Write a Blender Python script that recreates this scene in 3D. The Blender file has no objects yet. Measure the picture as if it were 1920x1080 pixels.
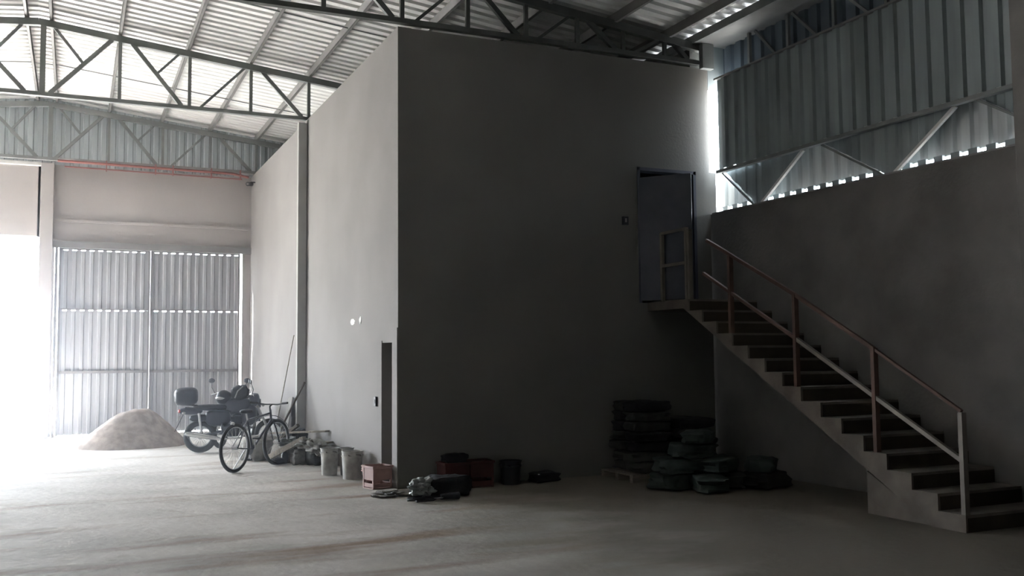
import bpy, bmesh, math, random
from mathutils import Vector, Matrix, noise
random.seed(7)
SC = bpy.context.scene
COL = SC.collection
R = math.radians
PI = math.pi

# ------------------------------------------------------------------ camera
CAMH = 1.8
def make_camera():
    yaw, pitch, roll = R(24.49), R(4.03), R(-0.511)
    cy, sy, cp, sp = math.cos(yaw), math.sin(yaw), math.cos(pitch), math.sin(pitch)
    fw = Vector((sy*cp, cy*cp, sp)); rt = Vector((cy, -sy, 0)); up = rt.cross(fw)
    r2 = rt*math.cos(roll)+up*math.sin(roll); u2 = -rt*math.sin(roll)+up*math.cos(roll)
    cam = bpy.data.cameras.new('camera'); o = bpy.data.objects.new('camera', cam); COL.objects.link(o)
    m = Matrix((r2, u2, -fw)).transposed().to_4x4(); m.translation = (0, 0, CAMH)
    o.matrix_world = m
    cam.sensor_width = 36; cam.lens = 1800/1920*36; cam.clip_start = .05; cam.clip_end = 300
    SC.camera = o
make_camera()

# ------------------------------------------------------------------ world, light, exposure
SC.view_settings.view_transform = 'Standard'
SC.view_settings.look = 'None'
SC.view_settings.gamma = 1
SC.view_settings.use_curve_mapping = False
SC.view_settings.exposure = 2.0
W = bpy.data.worlds.new('overcast_sky'); SC.world = W; W.use_nodes = True
nt = W.node_tree; bg = nt.nodes['Background']
geo = nt.nodes.new('ShaderNodeTexCoord'); sep = nt.nodes.new('ShaderNodeSeparateXYZ'); rmp = nt.nodes.new('ShaderNodeValToRGB')
nt.links.new(geo.outputs['Generated'], sep.inputs[0])
mp = nt.nodes.new('ShaderNodeMapRange'); mp.inputs[1].default_value = -1; mp.inputs[2].default_value = 1
nt.links.new(sep.outputs[2], mp.inputs[0]); nt.links.new(mp.outputs[0], rmp.inputs[0])
rmp.color_ramp.elements[0].position = .45; rmp.color_ramp.elements[0].color = (.42, .40, .38, 1)
rmp.color_ramp.elements[1].position = .56; rmp.color_ramp.elements[1].color = (.82, .91, 1.0, 1)
nt.links.new(rmp.outputs[0], bg.inputs['Color'])
bg.inputs['Strength'].default_value = 11.0

def portal(name, loc, rot, sx, sy):
    l = bpy.data.lights.new(name, 'AREA'); l.shape = 'RECTANGLE'; l.size = sx; l.size_y = sy
    l.cycles.is_portal = True
    o = bpy.data.objects.new(name, l); COL.objects.link(o); o.location = loc; o.rotation_euler = rot
# area lights point along local -Z
portal('daylight_back_opening', (-3.25, 25.4, 2.35), (R(-90), 0, 0), 4.4, 4.7)
portal('daylight_second_opening', (-8.1, 25.4, 2.35), (R(-90), 0, 0), 4.4, 4.7)
sun = bpy.data.lights.new('sun', 'SUN'); sun.energy = 30; sun.angle = R(1.5); sun.color = (1, .98, .96)
so = bpy.data.objects.new('sun', sun); COL.objects.link(so)
so.rotation_euler = Vector((-.30, .55, 1.0)).to_track_quat('Z', 'Y').to_euler()
portal('daylight_corner_slot', (9.70, 12.9, 5.4), (0, R(90), 0), 2.8, 2.0)

# ------------------------------------------------------------------ materials
def mat(name, col, rough=.8, metal=0, var=.0, scale=4, col2=None, bump=0, bscale=60, stretch=(1, 1, 1), spec=.3, trans=0, detail=4, contrast=(.35, .65)):
    m = bpy.data.materials.new(name); m.use_nodes = True; t = m.node_tree
    b = t.nodes['Principled BSDF']
    b.inputs['Roughness'].default_value = rough; b.inputs['Metallic'].default_value = metal
    b.inputs['Specular IOR Level'].default_value = spec
    c = (*col, 1)
    tc = t.nodes.new('ShaderNodeTexCoord'); mpn = t.nodes.new('ShaderNodeMapping'); mpn.inputs['Scale'].default_value = stretch
    t.links.new(tc.outputs['Object'], mpn.inputs[0])
    if col2 or var:
        if not col2: col2 = tuple(max(0, x*(1-var)) for x in col)
        n = t.nodes.new('ShaderNodeTexNoise'); n.inputs['Scale'].default_value = scale; n.inputs['Detail'].default_value = detail
        r = t.nodes.new('ShaderNodeValToRGB')
        r.color_ramp.elements[0].position = contrast[0]; r.color_ramp.elements[1].position = contrast[1]
        r.color_ramp.elements[0].color = (*col2, 1); r.color_ramp.elements[1].color = c
        t.links.new(mpn.outputs[0], n.inputs['Vector']); t.links.new(n.outputs['Fac'], r.inputs[0]); t.links.new(r.outputs[0], b.inputs['Base Color'])
    else:
        b.inputs['Base Color'].default_value = c
    if bump:
        n2 = t.nodes.new('ShaderNodeTexNoise'); n2.inputs['Scale'].default_value = bscale; n2.inputs['Detail'].default_value = 5
        bp = t.nodes.new('ShaderNodeBump'); bp.inputs['Strength'].default_value = bump; bp.inputs['Distance'].default_value = .02
        t.links.new(mpn.outputs[0], n2.inputs['Vector']); t.links.new(n2.outputs['Fac'], bp.inputs['Height']); t.links.new(bp.outputs[0], b.inputs['Normal'])
    if trans:
        b.inputs['Transmission Weight'].default_value = trans
    return m
M = {}
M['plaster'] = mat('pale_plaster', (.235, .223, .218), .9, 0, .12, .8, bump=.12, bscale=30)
M['plaster_dark'] = mat('shaded_plaster', (.175, .168, .155), .9, 0, .12, .8, bump=.12, bscale=30)  # block plaster toned down; the front wall's shade is partly in this colour
M['plaster_back'] = mat('painted_plaster', (.42, .392, .385), .9, 0, .10, .7, bump=.08, bscale=25)
M['render_wall'] = mat('rough_render', (.20, .19, .18), .95, 0, .25, 1.6, bump=.35, bscale=22)
M['concrete'] = mat('column_concrete', (.42, .42, .415), .85, 0, .15, 2, bump=.1)
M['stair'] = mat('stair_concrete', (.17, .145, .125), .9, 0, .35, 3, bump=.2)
M['riser'] = mat('shaded_riser_concrete', (.055, .042, .03), .9, 0, .3, 3, bump=.2)  # stair concrete darkened; the risers' shade is put into the colour
M['roof'] = mat('zinc_roof_sheet', (.72, .715, .70), .55, .25, .12, .6, stretch=(.3, 2, 1))
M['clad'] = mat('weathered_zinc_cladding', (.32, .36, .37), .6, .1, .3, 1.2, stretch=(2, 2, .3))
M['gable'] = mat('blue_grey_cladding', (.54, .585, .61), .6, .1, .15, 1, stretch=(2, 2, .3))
M['gable_dark'] = mat('shaded_blue_cladding', (.15, .18, .215), .6, .1, .2, 1.2, stretch=(2, 2, .3))
M['cladlight'] = mat('lit_zinc_cladding', (.80, .83, .83), .5, .0, .35, 2, stretch=(2, 2, .25))
M['steel'] = mat('grey_primed_steel', (.25, .26, .257), .6, .1, .2, 3)
M['steel_light'] = mat('galvanised_steel', (.25, .245, .24), .5, .3, .15, 3)
M['doorpaint'] = mat('pale_painted_door_sheet', (.36, .365, .385), .6, .1, .12, 1, stretch=(2, 2, .3))
M['sand'] = mat('sand', (.34, .28, .24), 1, 0, .35, 7, bump=.5, bscale=70)
M['black'] = mat('black_plastic', (.028, .030, .038), .45, 0, .2, 6)
M['blackpaint'] = mat('dark_blue_black_paint', (.035, .038, .055), .3, 0, .1, 6, spec=.5)
M['rubber'] = mat('tyre_rubber', (.045, .045, .045), .85, 0, .2, 20)
M['chrome'] = mat('chrome', (.7, .7, .7), .2, 1, .05, 5)
M['alu'] = mat('brushed_aluminium', (.45, .45, .46), .35, .8, .1, 5)
M['redlens'] = mat('red_lens', (.45, .05, .05), .3, 0, .1, 5)
M['whiteplastic'] = mat('dirty_white_plastic', (.48, .47, .45), .6, 0, .45, 6)
M['greyplastic'] = mat('grey_plastic', (.30, .29, .28), .6, 0, .25, 6)
M['redplastic'] = mat('faded_red_plastic', (.37, .235, .215), .6, 0, .25, 5)
M['darkred'] = mat('red_plastic', (.085, .03, .027), .6, 0, .3, 5)
M['mortar'] = mat('dried_mortar', (.22, .21, .20), 1, 0, .3, 15, bump=.4)
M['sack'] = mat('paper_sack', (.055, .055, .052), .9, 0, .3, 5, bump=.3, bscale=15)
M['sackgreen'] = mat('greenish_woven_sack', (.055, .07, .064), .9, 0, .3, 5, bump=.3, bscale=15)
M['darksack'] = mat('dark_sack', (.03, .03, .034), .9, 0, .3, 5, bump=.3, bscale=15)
M['wood'] = mat('weathered_wood', (.26, .225, .19), .9, 0, .35, 5, stretch=(.4, 6, 6), bump=.2)
M['darkwood'] = mat('dark_wood_handle', (.10, .085, .07), .8, 0, .3, 5)
M['cloth'] = mat('grey_cloth', (.30, .29, .27), 1, 0, .4, 6, bump=.3, bscale=20)
M['plastic_film'] = mat('crumpled_plastic_film', (.25, .265, .26), .35, 0, .45, 9, bump=.2, bscale=12)
M['rail'] = mat('raw_metal_rail', (.20, .175, .15), .6, .1, .25, 4)
M['redrail'] = mat('red_primer_rail', (.12, .07, .055), .7, .1, .3, 4)
M['pipe'] = mat('red_pipe', (.30, .11, .10), .5, 0, .2, 4)
M['doorleaf'] = mat('dark_blue_grey_door', (.075, .08, .10), .5, 0, .2, 3)
M['dark'] = mat('dark_interior', (.10, .10, .11), .9, 0, .1, 2)
M['plainwhite'] = mat('plain_white_finish', (.75, .74, .72), .8, 0, .1, 8)
M['yardconcrete'] = mat('yard_ground', (.45, .43, .40), .95, 0, .2, 1)

def skylight_mat():
    m = bpy.data.materials.new('translucent_fibreglass'); m.use_nodes = True; t = m.node_tree
    t.nodes.remove(t.nodes['Principled BSDF']); out = t.nodes['Material Output']
    d = t.nodes.new('ShaderNodeBsdfDiffuse'); d.inputs[0].default_value = (.62, .61, .59, 1)
    tr = t.nodes.new('ShaderNodeBsdfTranslucent'); tr.inputs[0].default_value = (.62, .62, .60, 1)
    n = t.nodes.new('ShaderNodeTexNoise'); n.inputs['Scale'].default_value = .6
    mr = t.nodes.new('ShaderNodeMapRange'); mr.inputs[3].default_value = .085; mr.inputs[4].default_value = .115
    mx = t.nodes.new('ShaderNodeMixShader'); t.links.new(n.outputs['Fac'], mr.inputs[0]); t.links.new(mr.outputs[0], mx.inputs[0])
    t.links.new(d.outputs[0], mx.inputs[1]); t.links.new(tr.outputs[0], mx.inputs[2]); t.links.new(mx.outputs[0], out.inputs[0])
    return m
M['skylight'] = skylight_mat()

def floor_mat():
    m = bpy.data.materials.new('dusty_concrete_floor'); m.use_nodes = True; t = m.node_tree
    b = t.nodes['Principled BSDF']; b.inputs['Roughness'].default_value = .85; b.inputs['Specular IOR Level'].default_value = .25
    tc = t.nodes.new('ShaderNodeTexCoord')
    def noise_ramp(scale, st, p0, p1, rot=0, det=5):
        mp = t.nodes.new('ShaderNodeMapping'); mp.inputs['Scale'].default_value = st; mp.inputs['Rotation'].default_value = (0, 0, rot)
        n = t.nodes.new('ShaderNodeTexNoise'); n.inputs['Scale'].default_value = scale; n.inputs['Detail'].default_value = det
        r = t.nodes.new('ShaderNodeMapRange'); r.inputs[1].default_value = p0; r.inputs[2].default_value = p1
        t.links.new(tc.outputs['Object'], mp.inputs[0]); t.links.new(mp.outputs[0], n.inputs['Vector']); t.links.new(n.outputs['Fac'], r.inputs[0])
        return r.outputs[0]
    def mix(f, a, bcol):
        x = t.nodes.new('ShaderNodeMix'); x.data_type = 'RGBA'; t.links.new(f, x.inputs[0])
        if isinstance(a, tuple): x.inputs[6].default_value = (*a, 1)
        else: t.links.new(a, x.inputs[6])
        if isinstance(bcol, tuple): x.inputs[7].default_value = (*bcol, 1)
        else: t.links.new(bcol, x.inputs[7])
        return x.outputs[2]
    c1 = mix(noise_ramp(.5, (1, 1, 1), .35, .65), (.47, .45, .42), (.56, .535, .505))
    c2 = mix(noise_ramp(3, (1, 1, 1), .62, .8), c1, (.36, .325, .28))
    # brown tyre-dragged dirt streaks
    s = noise_ramp(1.1, (.35, 1.6, 1), .54, .72, R(20))
    # only the foreground has the tracked-in dirt
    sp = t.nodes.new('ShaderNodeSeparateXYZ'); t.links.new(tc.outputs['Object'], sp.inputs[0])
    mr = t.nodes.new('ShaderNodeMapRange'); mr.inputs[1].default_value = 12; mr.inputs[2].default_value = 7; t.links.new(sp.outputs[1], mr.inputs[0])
    mu = t.nodes.new('ShaderNodeMath'); mu.operation = 'MULTIPLY'; t.links.new(s, mu.inputs[0]); t.links.new(mr.outputs[0], mu.inputs[1])
    c3 = mix(mu.outputs[0], c2, (.24, .175, .125))
    # patchy mud with shade painted in, darker toward the stair side
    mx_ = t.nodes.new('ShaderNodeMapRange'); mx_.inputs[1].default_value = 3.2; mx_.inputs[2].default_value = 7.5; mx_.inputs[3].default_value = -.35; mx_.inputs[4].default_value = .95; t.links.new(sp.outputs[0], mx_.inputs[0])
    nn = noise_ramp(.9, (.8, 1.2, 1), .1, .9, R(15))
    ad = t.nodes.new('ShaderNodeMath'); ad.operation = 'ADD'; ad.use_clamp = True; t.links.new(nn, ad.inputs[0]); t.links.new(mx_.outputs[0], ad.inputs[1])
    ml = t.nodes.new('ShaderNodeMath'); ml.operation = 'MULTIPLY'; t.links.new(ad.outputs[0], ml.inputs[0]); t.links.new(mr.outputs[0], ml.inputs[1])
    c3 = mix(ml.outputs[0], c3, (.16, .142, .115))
    t.links.new(c3, b.inputs['Base Color'])
    n2 = t.nodes.new('ShaderNodeTexNoise'); n2.inputs['Scale'].default_value = 9; n2.inputs['Detail'].default_value = 8
    bp = t.nodes.new('ShaderNodeBump'); bp.inputs['Strength'].default_value = .35; bp.inputs['Distance'].default_value = .03
    t.links.new(tc.outputs['Object'], n2.inputs['Vector']); t.links.new(n2.outputs['Fac'], bp.inputs['Height']); t.links.new(bp.outputs[0], b.inputs['Normal'])
    return m
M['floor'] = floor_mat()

# ------------------------------------------------------------------ mesh helpers
class MB:
    def __init__(s): s.v = []; s.f = []; s.smooth = False
    def add(s, vs, fs):
        k = len(s.v); s.v += [Vector(p) for p in vs]; s.f += [tuple(i+k for i in f) for f in fs]; return s
    def box(s, x0, x1, y0, y1, z0, z1):
        return s.add([(x0,y0,z0),(x1,y0,z0),(x1,y1,z0),(x0,y1,z0),(x0,y0,z1),(x1,y0,z1),(x1,y1,z1),(x0,y1,z1)],
                     [(0,3,2,1),(4,5,6,7),(0,1,5,4),(1,2,6,5),(2,3,7,6),(3,0,4,7)])
    def bar(s, a, b, w, h, up=(0,0,1)):
        a = Vector(a); b = Vector(b); d = (b-a).normalized(); u = Vector(up)
        if abs(d.dot(u)) > .98: u = Vector((0,1,0))
        sd = d.cross(u).normalized(); u = sd.cross(d)
        q = [(-w/2,-h/2),(w/2,-h/2),(w/2,h/2),(-w/2,h/2)]
        return s.add([a+sd*x+u*y for x,y in q]+[b+sd*x+u*y for x,y in q],
                     [(0,1,2,3),(7,6,5,4),(0,4,5,1),(1,5,6,2),(2,6,7,3),(3,7,4,0)])
    def tube(s, pts, r, n=10, closed=False, cap=True):
        pts = [Vector(p) for p in pts]; m = len(pts); rs = r if isinstance(r, (list, tuple)) else [r]*m
        k = len(s.v); prev = None
        for i, p in enumerate(pts):
            if closed: d = pts[(i+1) % m]-pts[i-1]
            else: d = pts[min(i+1, m-1)]-pts[max(i-1, 0)]
            d.normalize()
            if prev is None:
                u = d.orthogonal().normalized()
            else:
                u = (prev-d*prev.dot(d))
                u = u.normalized() if u.length > 1e-6 else d.orthogonal().normalized()
            prev = u; w = d.cross(u)
            for j in range(n):
                a = 2*PI*j/n; s.v.append(p+(u*math.cos(a)+w*math.sin(a))*rs[i])
        for i in range(m if closed else m-1):
            i2 = (i+1) % m
            for j in range(n):
                s.f.append((k+i*n+j, k+i*n+(j+1) % n, k+i2*n+(j+1) % n, k+i2*n+j))
        if cap and not closed:
            s.f.append(tuple(k+j for j in reversed(range(n)))); s.f.append(tuple(k+(m-1)*n+j for j in range(n)))
        s.smooth = True; return s
    def lathe(s, prof, c=(0,0,0), axis='z', n=24):
        c = Vector(c); k = len(s.v); m = len(prof)
        for r, h in prof:
            for j in range(n):
                a = 2*PI*j/n; x, y = r*math.cos(a), r*math.sin(a)
                s.v.append(c+Vector({'z': (x,y,h), 'y': (x,h,y), 'x': (h,x,y)}[axis]))
        for i in range(m-1):
            for j in range(n): s.f.append((k+i*n+j, k+i*n+(j+1) % n, k+(i+1)*n+(j+1) % n, k+(i+1)*n+j))
        s.f.append(tuple(k+j for j in reversed(range(n)))); s.f.append(tuple(k+(m-1)*n+j for j in range(n)))
        s.smooth = True; return s
    def prism(s, poly, axis, a, b):
        n = len(poly)
        def P(q, t): return {'x': (t,q[0],q[1]), 'y': (q[0],t,q[1]), 'z': (q[0],q[1],t)}[axis]
        return s.add([P(q,a) for q in poly]+[P(q,b) for q in poly],
                     [tuple(range(n)), tuple(reversed(range(n,2*n)))]+[(i,(i+1)%n+0, (i+1)%n+n, i+n) for i in range(n)])
    def blob(s, c, r, amp=.15, freq=1.5, nu=20, nv=12, p=1.0, seed=0, flat=None):
        c = Vector(c); k = len(s.v)
        def sg(v, e): return math.copysign(abs(v)**e, v)
        for i in range(nv+1):
            th = -PI/2+PI*i/nv
            for j in range(nu):
                ph = 2*PI*j/nu
                d = Vector((sg(math.cos(th),p)*sg(math.cos(ph),p), sg(math.cos(th),p)*sg(math.sin(ph),p), sg(math.sin(th),p)))
                q = 1+amp*noise.noise(d*freq+Vector((seed*7.3, seed*3.1, seed)))*2
                v = Vector((d.x*r[0]*q, d.y*r[1]*q, d.z*r[2]*q))+c
                if flat is not None and v.z < flat: v.z = flat
                s.v.append(v)
        for i in range(nv):
            for j in range(nu): s.f.append((k+i*nu+j, k+i*nu+(j+1)%nu, k+(i+1)*nu+(j+1)%nu, k+(i+1)*nu+j))
        s.smooth = True; return s
    def rot(s, ax, ang, c=(0,0,0)):
        m = Matrix.Rotation(ang, 3, ax); c = Vector(c); s.v = [m@(p-c)+c for p in s.v]; return s
    def move(s, d): d = Vector(d); s.v = [p+d for p in s.v]; return s

def origin_of(o):
    l = Vector((0,0,0))
    while o: l += o.location; o = o.parent
    return l
def obj(name, mb, m, parent=None, bevel=0, solid=0):
    vs = mb.v
    if parent: off = origin_of(parent)
    else:
        xs = [p.x for p in vs]; ys = [p.y for p in vs]; off = Vector(((min(xs)+max(xs))/2, (min(ys)+max(ys))/2, min(p.z for p in vs)))
    me = bpy.data.meshes.new(name); me.from_pydata([p-off for p in vs], [], mb.f); me.validate()
    bm = bmesh.new(); bm.from_mesh(me)
    if not getattr(mb, 'open', False): bmesh.ops.recalc_face_normals(bm, faces=bm.faces)
    bm.to_mesh(me); bm.free()
    me.materials.append(M[m] if isinstance(m, str) else m)
    if mb.smooth:
        for p in me.polygons: p.use_smooth = True
        me.set_sharp_from_angle(angle=R(40))
    o = bpy.data.objects.new(name, me); COL.objects.link(o)
    if parent: o.parent = parent
    else: o.location = off
    if bevel:
        b = o.modifiers.new('bevel', 'BEVEL'); b.width = bevel; b.segments = 2; b.limit_method = 'ANGLE'
    if solid:
        b = o.modifiers.new('solid', 'SOLIDIFY'); b.thickness = solid; b.offset = 0
    return o
def tag(o, label, cat, group=None, kind=None):
    o['label'] = label; o['category'] = cat
    if group: o['group'] = group
    if kind: o['kind'] = kind
    return o
def struct(name, mb, m, label=None, parent=None, **k):
    o = obj(name, mb, m, parent, **k)
    if not parent:
        o['kind'] = 'structure'
        if label: o['label'] = label; o['category'] = name.split('_')[0]
    return o
def thing(name, label, cat, loc=(0,0,0), group=None, kind=None):
    o = bpy.data.objects.new(name, None); COL.objects.link(o); o.location = loc; o.empty_display_size = .1
    return tag(o, label, cat, group, kind)
def copy_tree(o, parent=None):
    c = o.copy(); COL.objects.link(c); c.parent = parent
    for ch in o.children: copy_tree(ch, c)
    return c
ORD = ['first','second','third','fourth','fifth','sixth','seventh','eighth','ninth','tenth','eleventh']

def sheet(o, u, v, nrm, wid, length, pitch=.25, depth=.04, segs=1):
    """trapezoidal sheet: ribs run along v, repeat along u, rib crests push out along nrm"""
    mb = MB(); mb.open = True
    o, u, v, nrm = Vector(o), Vector(u).normalized(), Vector(v).normalized(), Vector(nrm).normalized()
    prof = []; x = 0
    while x < wid-1e-6:
        for fx, h in ((0,0),(.5*pitch,0),(.6*pitch,depth),(.9*pitch,depth)):
            if x+fx <= wid: prof.append((x+fx, h))
        x += pitch
    prof.append((wid, 0)); n = len(prof)
    for k in range(segs+1):
        for a, h in prof: mb.v.append(o+u*a+v*(length*k/segs)+nrm*h)
    for k in range(segs):
        for i in range(n-1): mb.f.append((k*n+i, k*n+i+1, (k+1)*n+i+1, (k+1)*n+i))
    return mb

# ------------------------------------------------------------------ room shell
BX, BY = 4.05, 12.7            # near corner of the inner block
XR = 9.35                      # right wall
YB = 25.0                      # back wall
XL = -10.9
RIDGE = -.7
def zc(x): return 7.82-.108*abs(x-RIDGE)          # centre of truss top chord
def zroof(x): return zc(x)+.06+.15

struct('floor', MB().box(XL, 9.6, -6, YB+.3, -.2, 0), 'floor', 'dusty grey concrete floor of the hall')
struct('ground', MB().box(-60, 60, -40, 80, -.35, -.2), 'yardconcrete', 'bare ground outside the hall')
# saw-cut joints in the slab
for i, (a, b) in enumerate((((-.95, 3.0), (-.6, 24)), ((-4.0, 9.2), (-.95, 5.6)))):
    pass
jt = MB(); jt.bar((-1.6, 11.5, .001), (.35, 4.2, .001), .018, .004)
struct('trim_1', jt, 'concrete', 'thin joint line in the floor slab')

# roof: two slopes, with a bay of translucent sheets past the second truss
xr_end = 9.13
for side, (xa, xb) in (('right', (RIDGE, xr_end)), ('left', (RIDGE, XL-.1))):
    za, zb = zroof(xa), zroof(xb)
    v = Vector((xb-xa, 0, zb-za)); L = v.length
    nrm = Vector((-(zb-za), 0, (xb-xa))).normalized()
    if nrm.z < 0: nrm = -nrm
    for nm, y0, y1, mt in (('front', -6.2, 19.5, 'roof'), ('skylight', 19.5, 22.5, 'skylight'), ('rear', 22.5, YB+.25, 'roof')):
        mb = sheet((xa, y0, za), (0,1,0), v, nrm, y1-y0, L, .25, .04, 4)
        struct('ceiling_%s_%s' % (nm, side), mb, mt, None, solid=.003)
struct('ceiling_ridge_cap', MB().prism([(RIDGE-.35, zroof(RIDGE)+.02), (RIDGE, zroof(RIDGE)+.07), (RIDGE+.35, zroof(RIDGE)+.02), (RIDGE+.35, zroof(RIDGE)+.035), (RIDGE, zroof(RIDGE)+.085), (RIDGE-.35, zroof(RIDGE)+.035)], 'y', -6.2, YB+.25), 'roof')

# walls of the hall
mb = MB()
mb.box(XL-.2, XL, -6, YB+.2, 0, 6.6).box(XL-.2, XL, -6, YB+.2, 6.6, 6.95)
struct('wall_left', mb, 'plaster_back')
mb = MB().prism([(XL-.2, 0), (XR+.25, 0), (XR+.25, 6.9), (RIDGE, 8.0), (XL-.2, 6.9)], 'y', -6.2, -6)
struct('wall_front', mb, 'render_wall')
# back wall: door bay, centre opening, solid rest
mb = MB()
mb.box(-.48, 4.3, YB, YB+.2, 4.5, 6.42)
mb.box(-5.5, -.8, YB, YB+.2, 4.7, 6.42)
mb.box(XL, -10.3, YB, YB+.2, 0, 6.42).box(-5.9, -5.5, YB, YB+.2, 0, 6.42).box(-10.3, -5.9, YB, YB+.2, 4.7, 6.42)
mb.box(3.85, 9.4, YB, YB+.2, 0, 4.5).box(4.3, 9.4, YB, YB+.2, 4.5, 6.42)
mb.box(-.8, -.48, YB, YB+.2, 0, 6.42)
mb.box(-.86, -.80, YB, YB+.2, 4.7, 6.42)
struct('wall_back', mb, 'plaster_back', 'pale plastered back wall above the doors')
mb = MB().box(-.8, -.52, YB-.22, YB, 0, 6.42)
tag(obj('column', mb, 'plaster_back', bevel=.01), 'pale column between the open doorway and the closed corrugated doors', 'column')
struct('trim_2', MB().box(-.52, 4.05, YB-.05, YB, 5.06, 5.12), 'plaster_back', 'shallow ledge across the back wall above the doors')
struct('trim_3', MB().box(-5.6, -.8, YB-.12, YB, 6.36, 6.44), 'plainwhite', 'pale ledge at the top of the back wall')
struct('trim_4', MB().box(-.52, 4.05, YB-.10, YB, 4.44, 4.60), 'steel_light', 'grey header rail over the corrugated doors')
# gable cladding above the back wall
g = sheet((XL, YB+.1, 6.40), (1,0,0), (0,0,1), (0,1,0), 20.6, 1, .2, .03)
nvv = len(g.v)//2
for i in range(nvv):
    g.v[i+nvv].z = zroof(g.v[i+nvv].x)+.02
struct('wall_back_cladding', g, 'gable', 'blue-grey corrugated cladding in the back gable', solid=.003)

# right masonry wall
struct('wall_right', MB().box(XR, XR+.25, -6, BY+.15, 0, 4.05), 'render_wall', 'rough rendered lower wall on the right')
cs_ = MB(); y_ = -6.0
while y_ < BY: cs_.box(XR+.26, XR+.34, y_+.12, y_+.25, 4.07, 4.20); y_ += .25
struct('trim_15', cs_, 'clad', 'closure blocks between the cladding ribs on top of the right wall')
struct('trim_5', MB().box(XR-.01, XR+.35, -6, BY-.02, 4.05, 4.07), 'steel_light', 'pale capping on top of the right wall')
# outer cladding, ribs outward; it hangs just outside the masonry so daylight leaks up behind it
for nm, z0_, z1_, ye in (('wall_right_cladding', 4.185, 4.80, BY+.22), ('wall_right_cladding_middle', 4.80, 6.20, 12.25), ('wall_right_cladding_top', 6.20, 7.04, BY+.22)):  # middle piece cut short out of view, letting sky light onto the front wall
    struct(nm, sheet((XR+.31, -6, z0_), (0,1,0), (0,0,1), (1,0,0), ye+6, z1_-z0_, .25, .045), 'gable_dark' if nm.endswith('top') else 'cladlight', None, solid=.003)  # one sheet: lit lower strip and shaded top are put into its colours
# inner band
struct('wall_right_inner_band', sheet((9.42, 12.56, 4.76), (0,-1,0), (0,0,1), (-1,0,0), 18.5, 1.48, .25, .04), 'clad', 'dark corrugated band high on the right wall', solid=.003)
struct('trim_6', MB().box(9.36, 9.44, -6, 12.58, 6.23, 6.26), 'steel_light', 'pale rim along the top of the dark corrugated band')
struct('trim_7', MB().box(9.36, 9.44, -6, 12.58, 4.70, 4.75), 'steel', 'steel angle under the dark corrugated band')

# longitudinal lattice between masonry and band: flat bars and added shade sheets
lat = thing('lattice_beam', 'steel lattice beam with slanting bars above the right rough wall', 'beam', (9.45, 8, 4.07))
nodes_lit = [(11.55, 10.62), (8.95, 8.0), (6.3, 5.4)]    # (bottom y, top y)
for yb, yt in nodes_lit:
    obj('diagonal_bar', MB().bar((9.44, yb, 4.08), (9.44, yt, 4.70), .045, .04), 'plainwhite', lat)  # white colour stands in for light catching these bars
nodes_dark = [(9.15+.0, 10.25), (6.7, 7.70), (4.1, 5.0), (11.75, 12.5)]
for yb, yt in nodes_dark:
    obj('diagonal_bar', MB().bar((9.44, yb, 4.08), (9.44, yt, 4.70), .025, .025), 'steel', lat)
# added dark sheets (inverted trapezoids) standing in for shade behind the bars
def shade_trapezoid(yb0, yb1, yt0, yt1):
    """inverted trapezoid of ribbed shade sheet: yt0 > yb0 > yb1 > yt1"""
    m = MB(); m.open = True; zt, zb = 4.72, 4.09
    ys_ = [yt1]; k = 0
    while ys_[-1] < yt0: ys_.append(ys_[-1]+(.025 if k % 2 else .10)); k += 1
    ys_[-1] = yt0
    ys_ = sorted(set(ys_+[yb0, yb1]))
    for i, y in enumerate(ys_):
        z = zt-(zt-zb)*(y-yt1)/(yb1-yt1) if y < yb1 else (zt-(zt-zb)*(yt0-y)/(yt0-yb0) if y > yb0 else zb)
        h = .02 if (i//2) % 2 else 0
        m.v.append(Vector((9.49+h, y, z))); m.v.append(Vector((9.49+h, y, zt+.004)))
    for i in range(len(ys_)-1): m.f.append((2*i, 2*i+2, 2*i+3, 2*i+1))
    return m
for a in ((11.75, 11.55, 12.5, 10.62), (9.15, 8.95, 10.25, 8.0), (6.7, 6.3, 7.7, 5.4)):
    obj('shade_sheet', shade_trapezoid(*a), 'clad', lat, solid=.003)

# eave beam and gutter on the right
struct('trim_8', MB().box(9.02, 9.09, -6, YB, zroof(9.05)-.15, zroof(9.05)-.018), 'steel', 'dark eave beam at the foot of the roof sheets')
gt = MB().box(9.09, 9.703, -6, BY+.3, 6.84, 6.86).box(9.09, 9.50, BY+.3, YB, 6.84, 6.86).box(9.14, 9.16, -6, YB, 6.86, 6.93).box(9.48, 9.50, -6, YB, 6.86, 7.0)
struct('trim_9', gt, 'steel_light', 'galvanised gutter along the right eave')

# ------------------------------------------------------------------ the inner block
T = .2
HB = 6.44
mb = MB()
mb.box(BX, BX+T, BY, 12.93, 0, HB).box(BX, BX+T, 13.43, YB, 0, HB).box(BX, BX+T, 12.93, 13.43, 2.0, HB)
struct('wall_block_left', mb, 'plaster', 'pale plastered side wall of the inner block')
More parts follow.
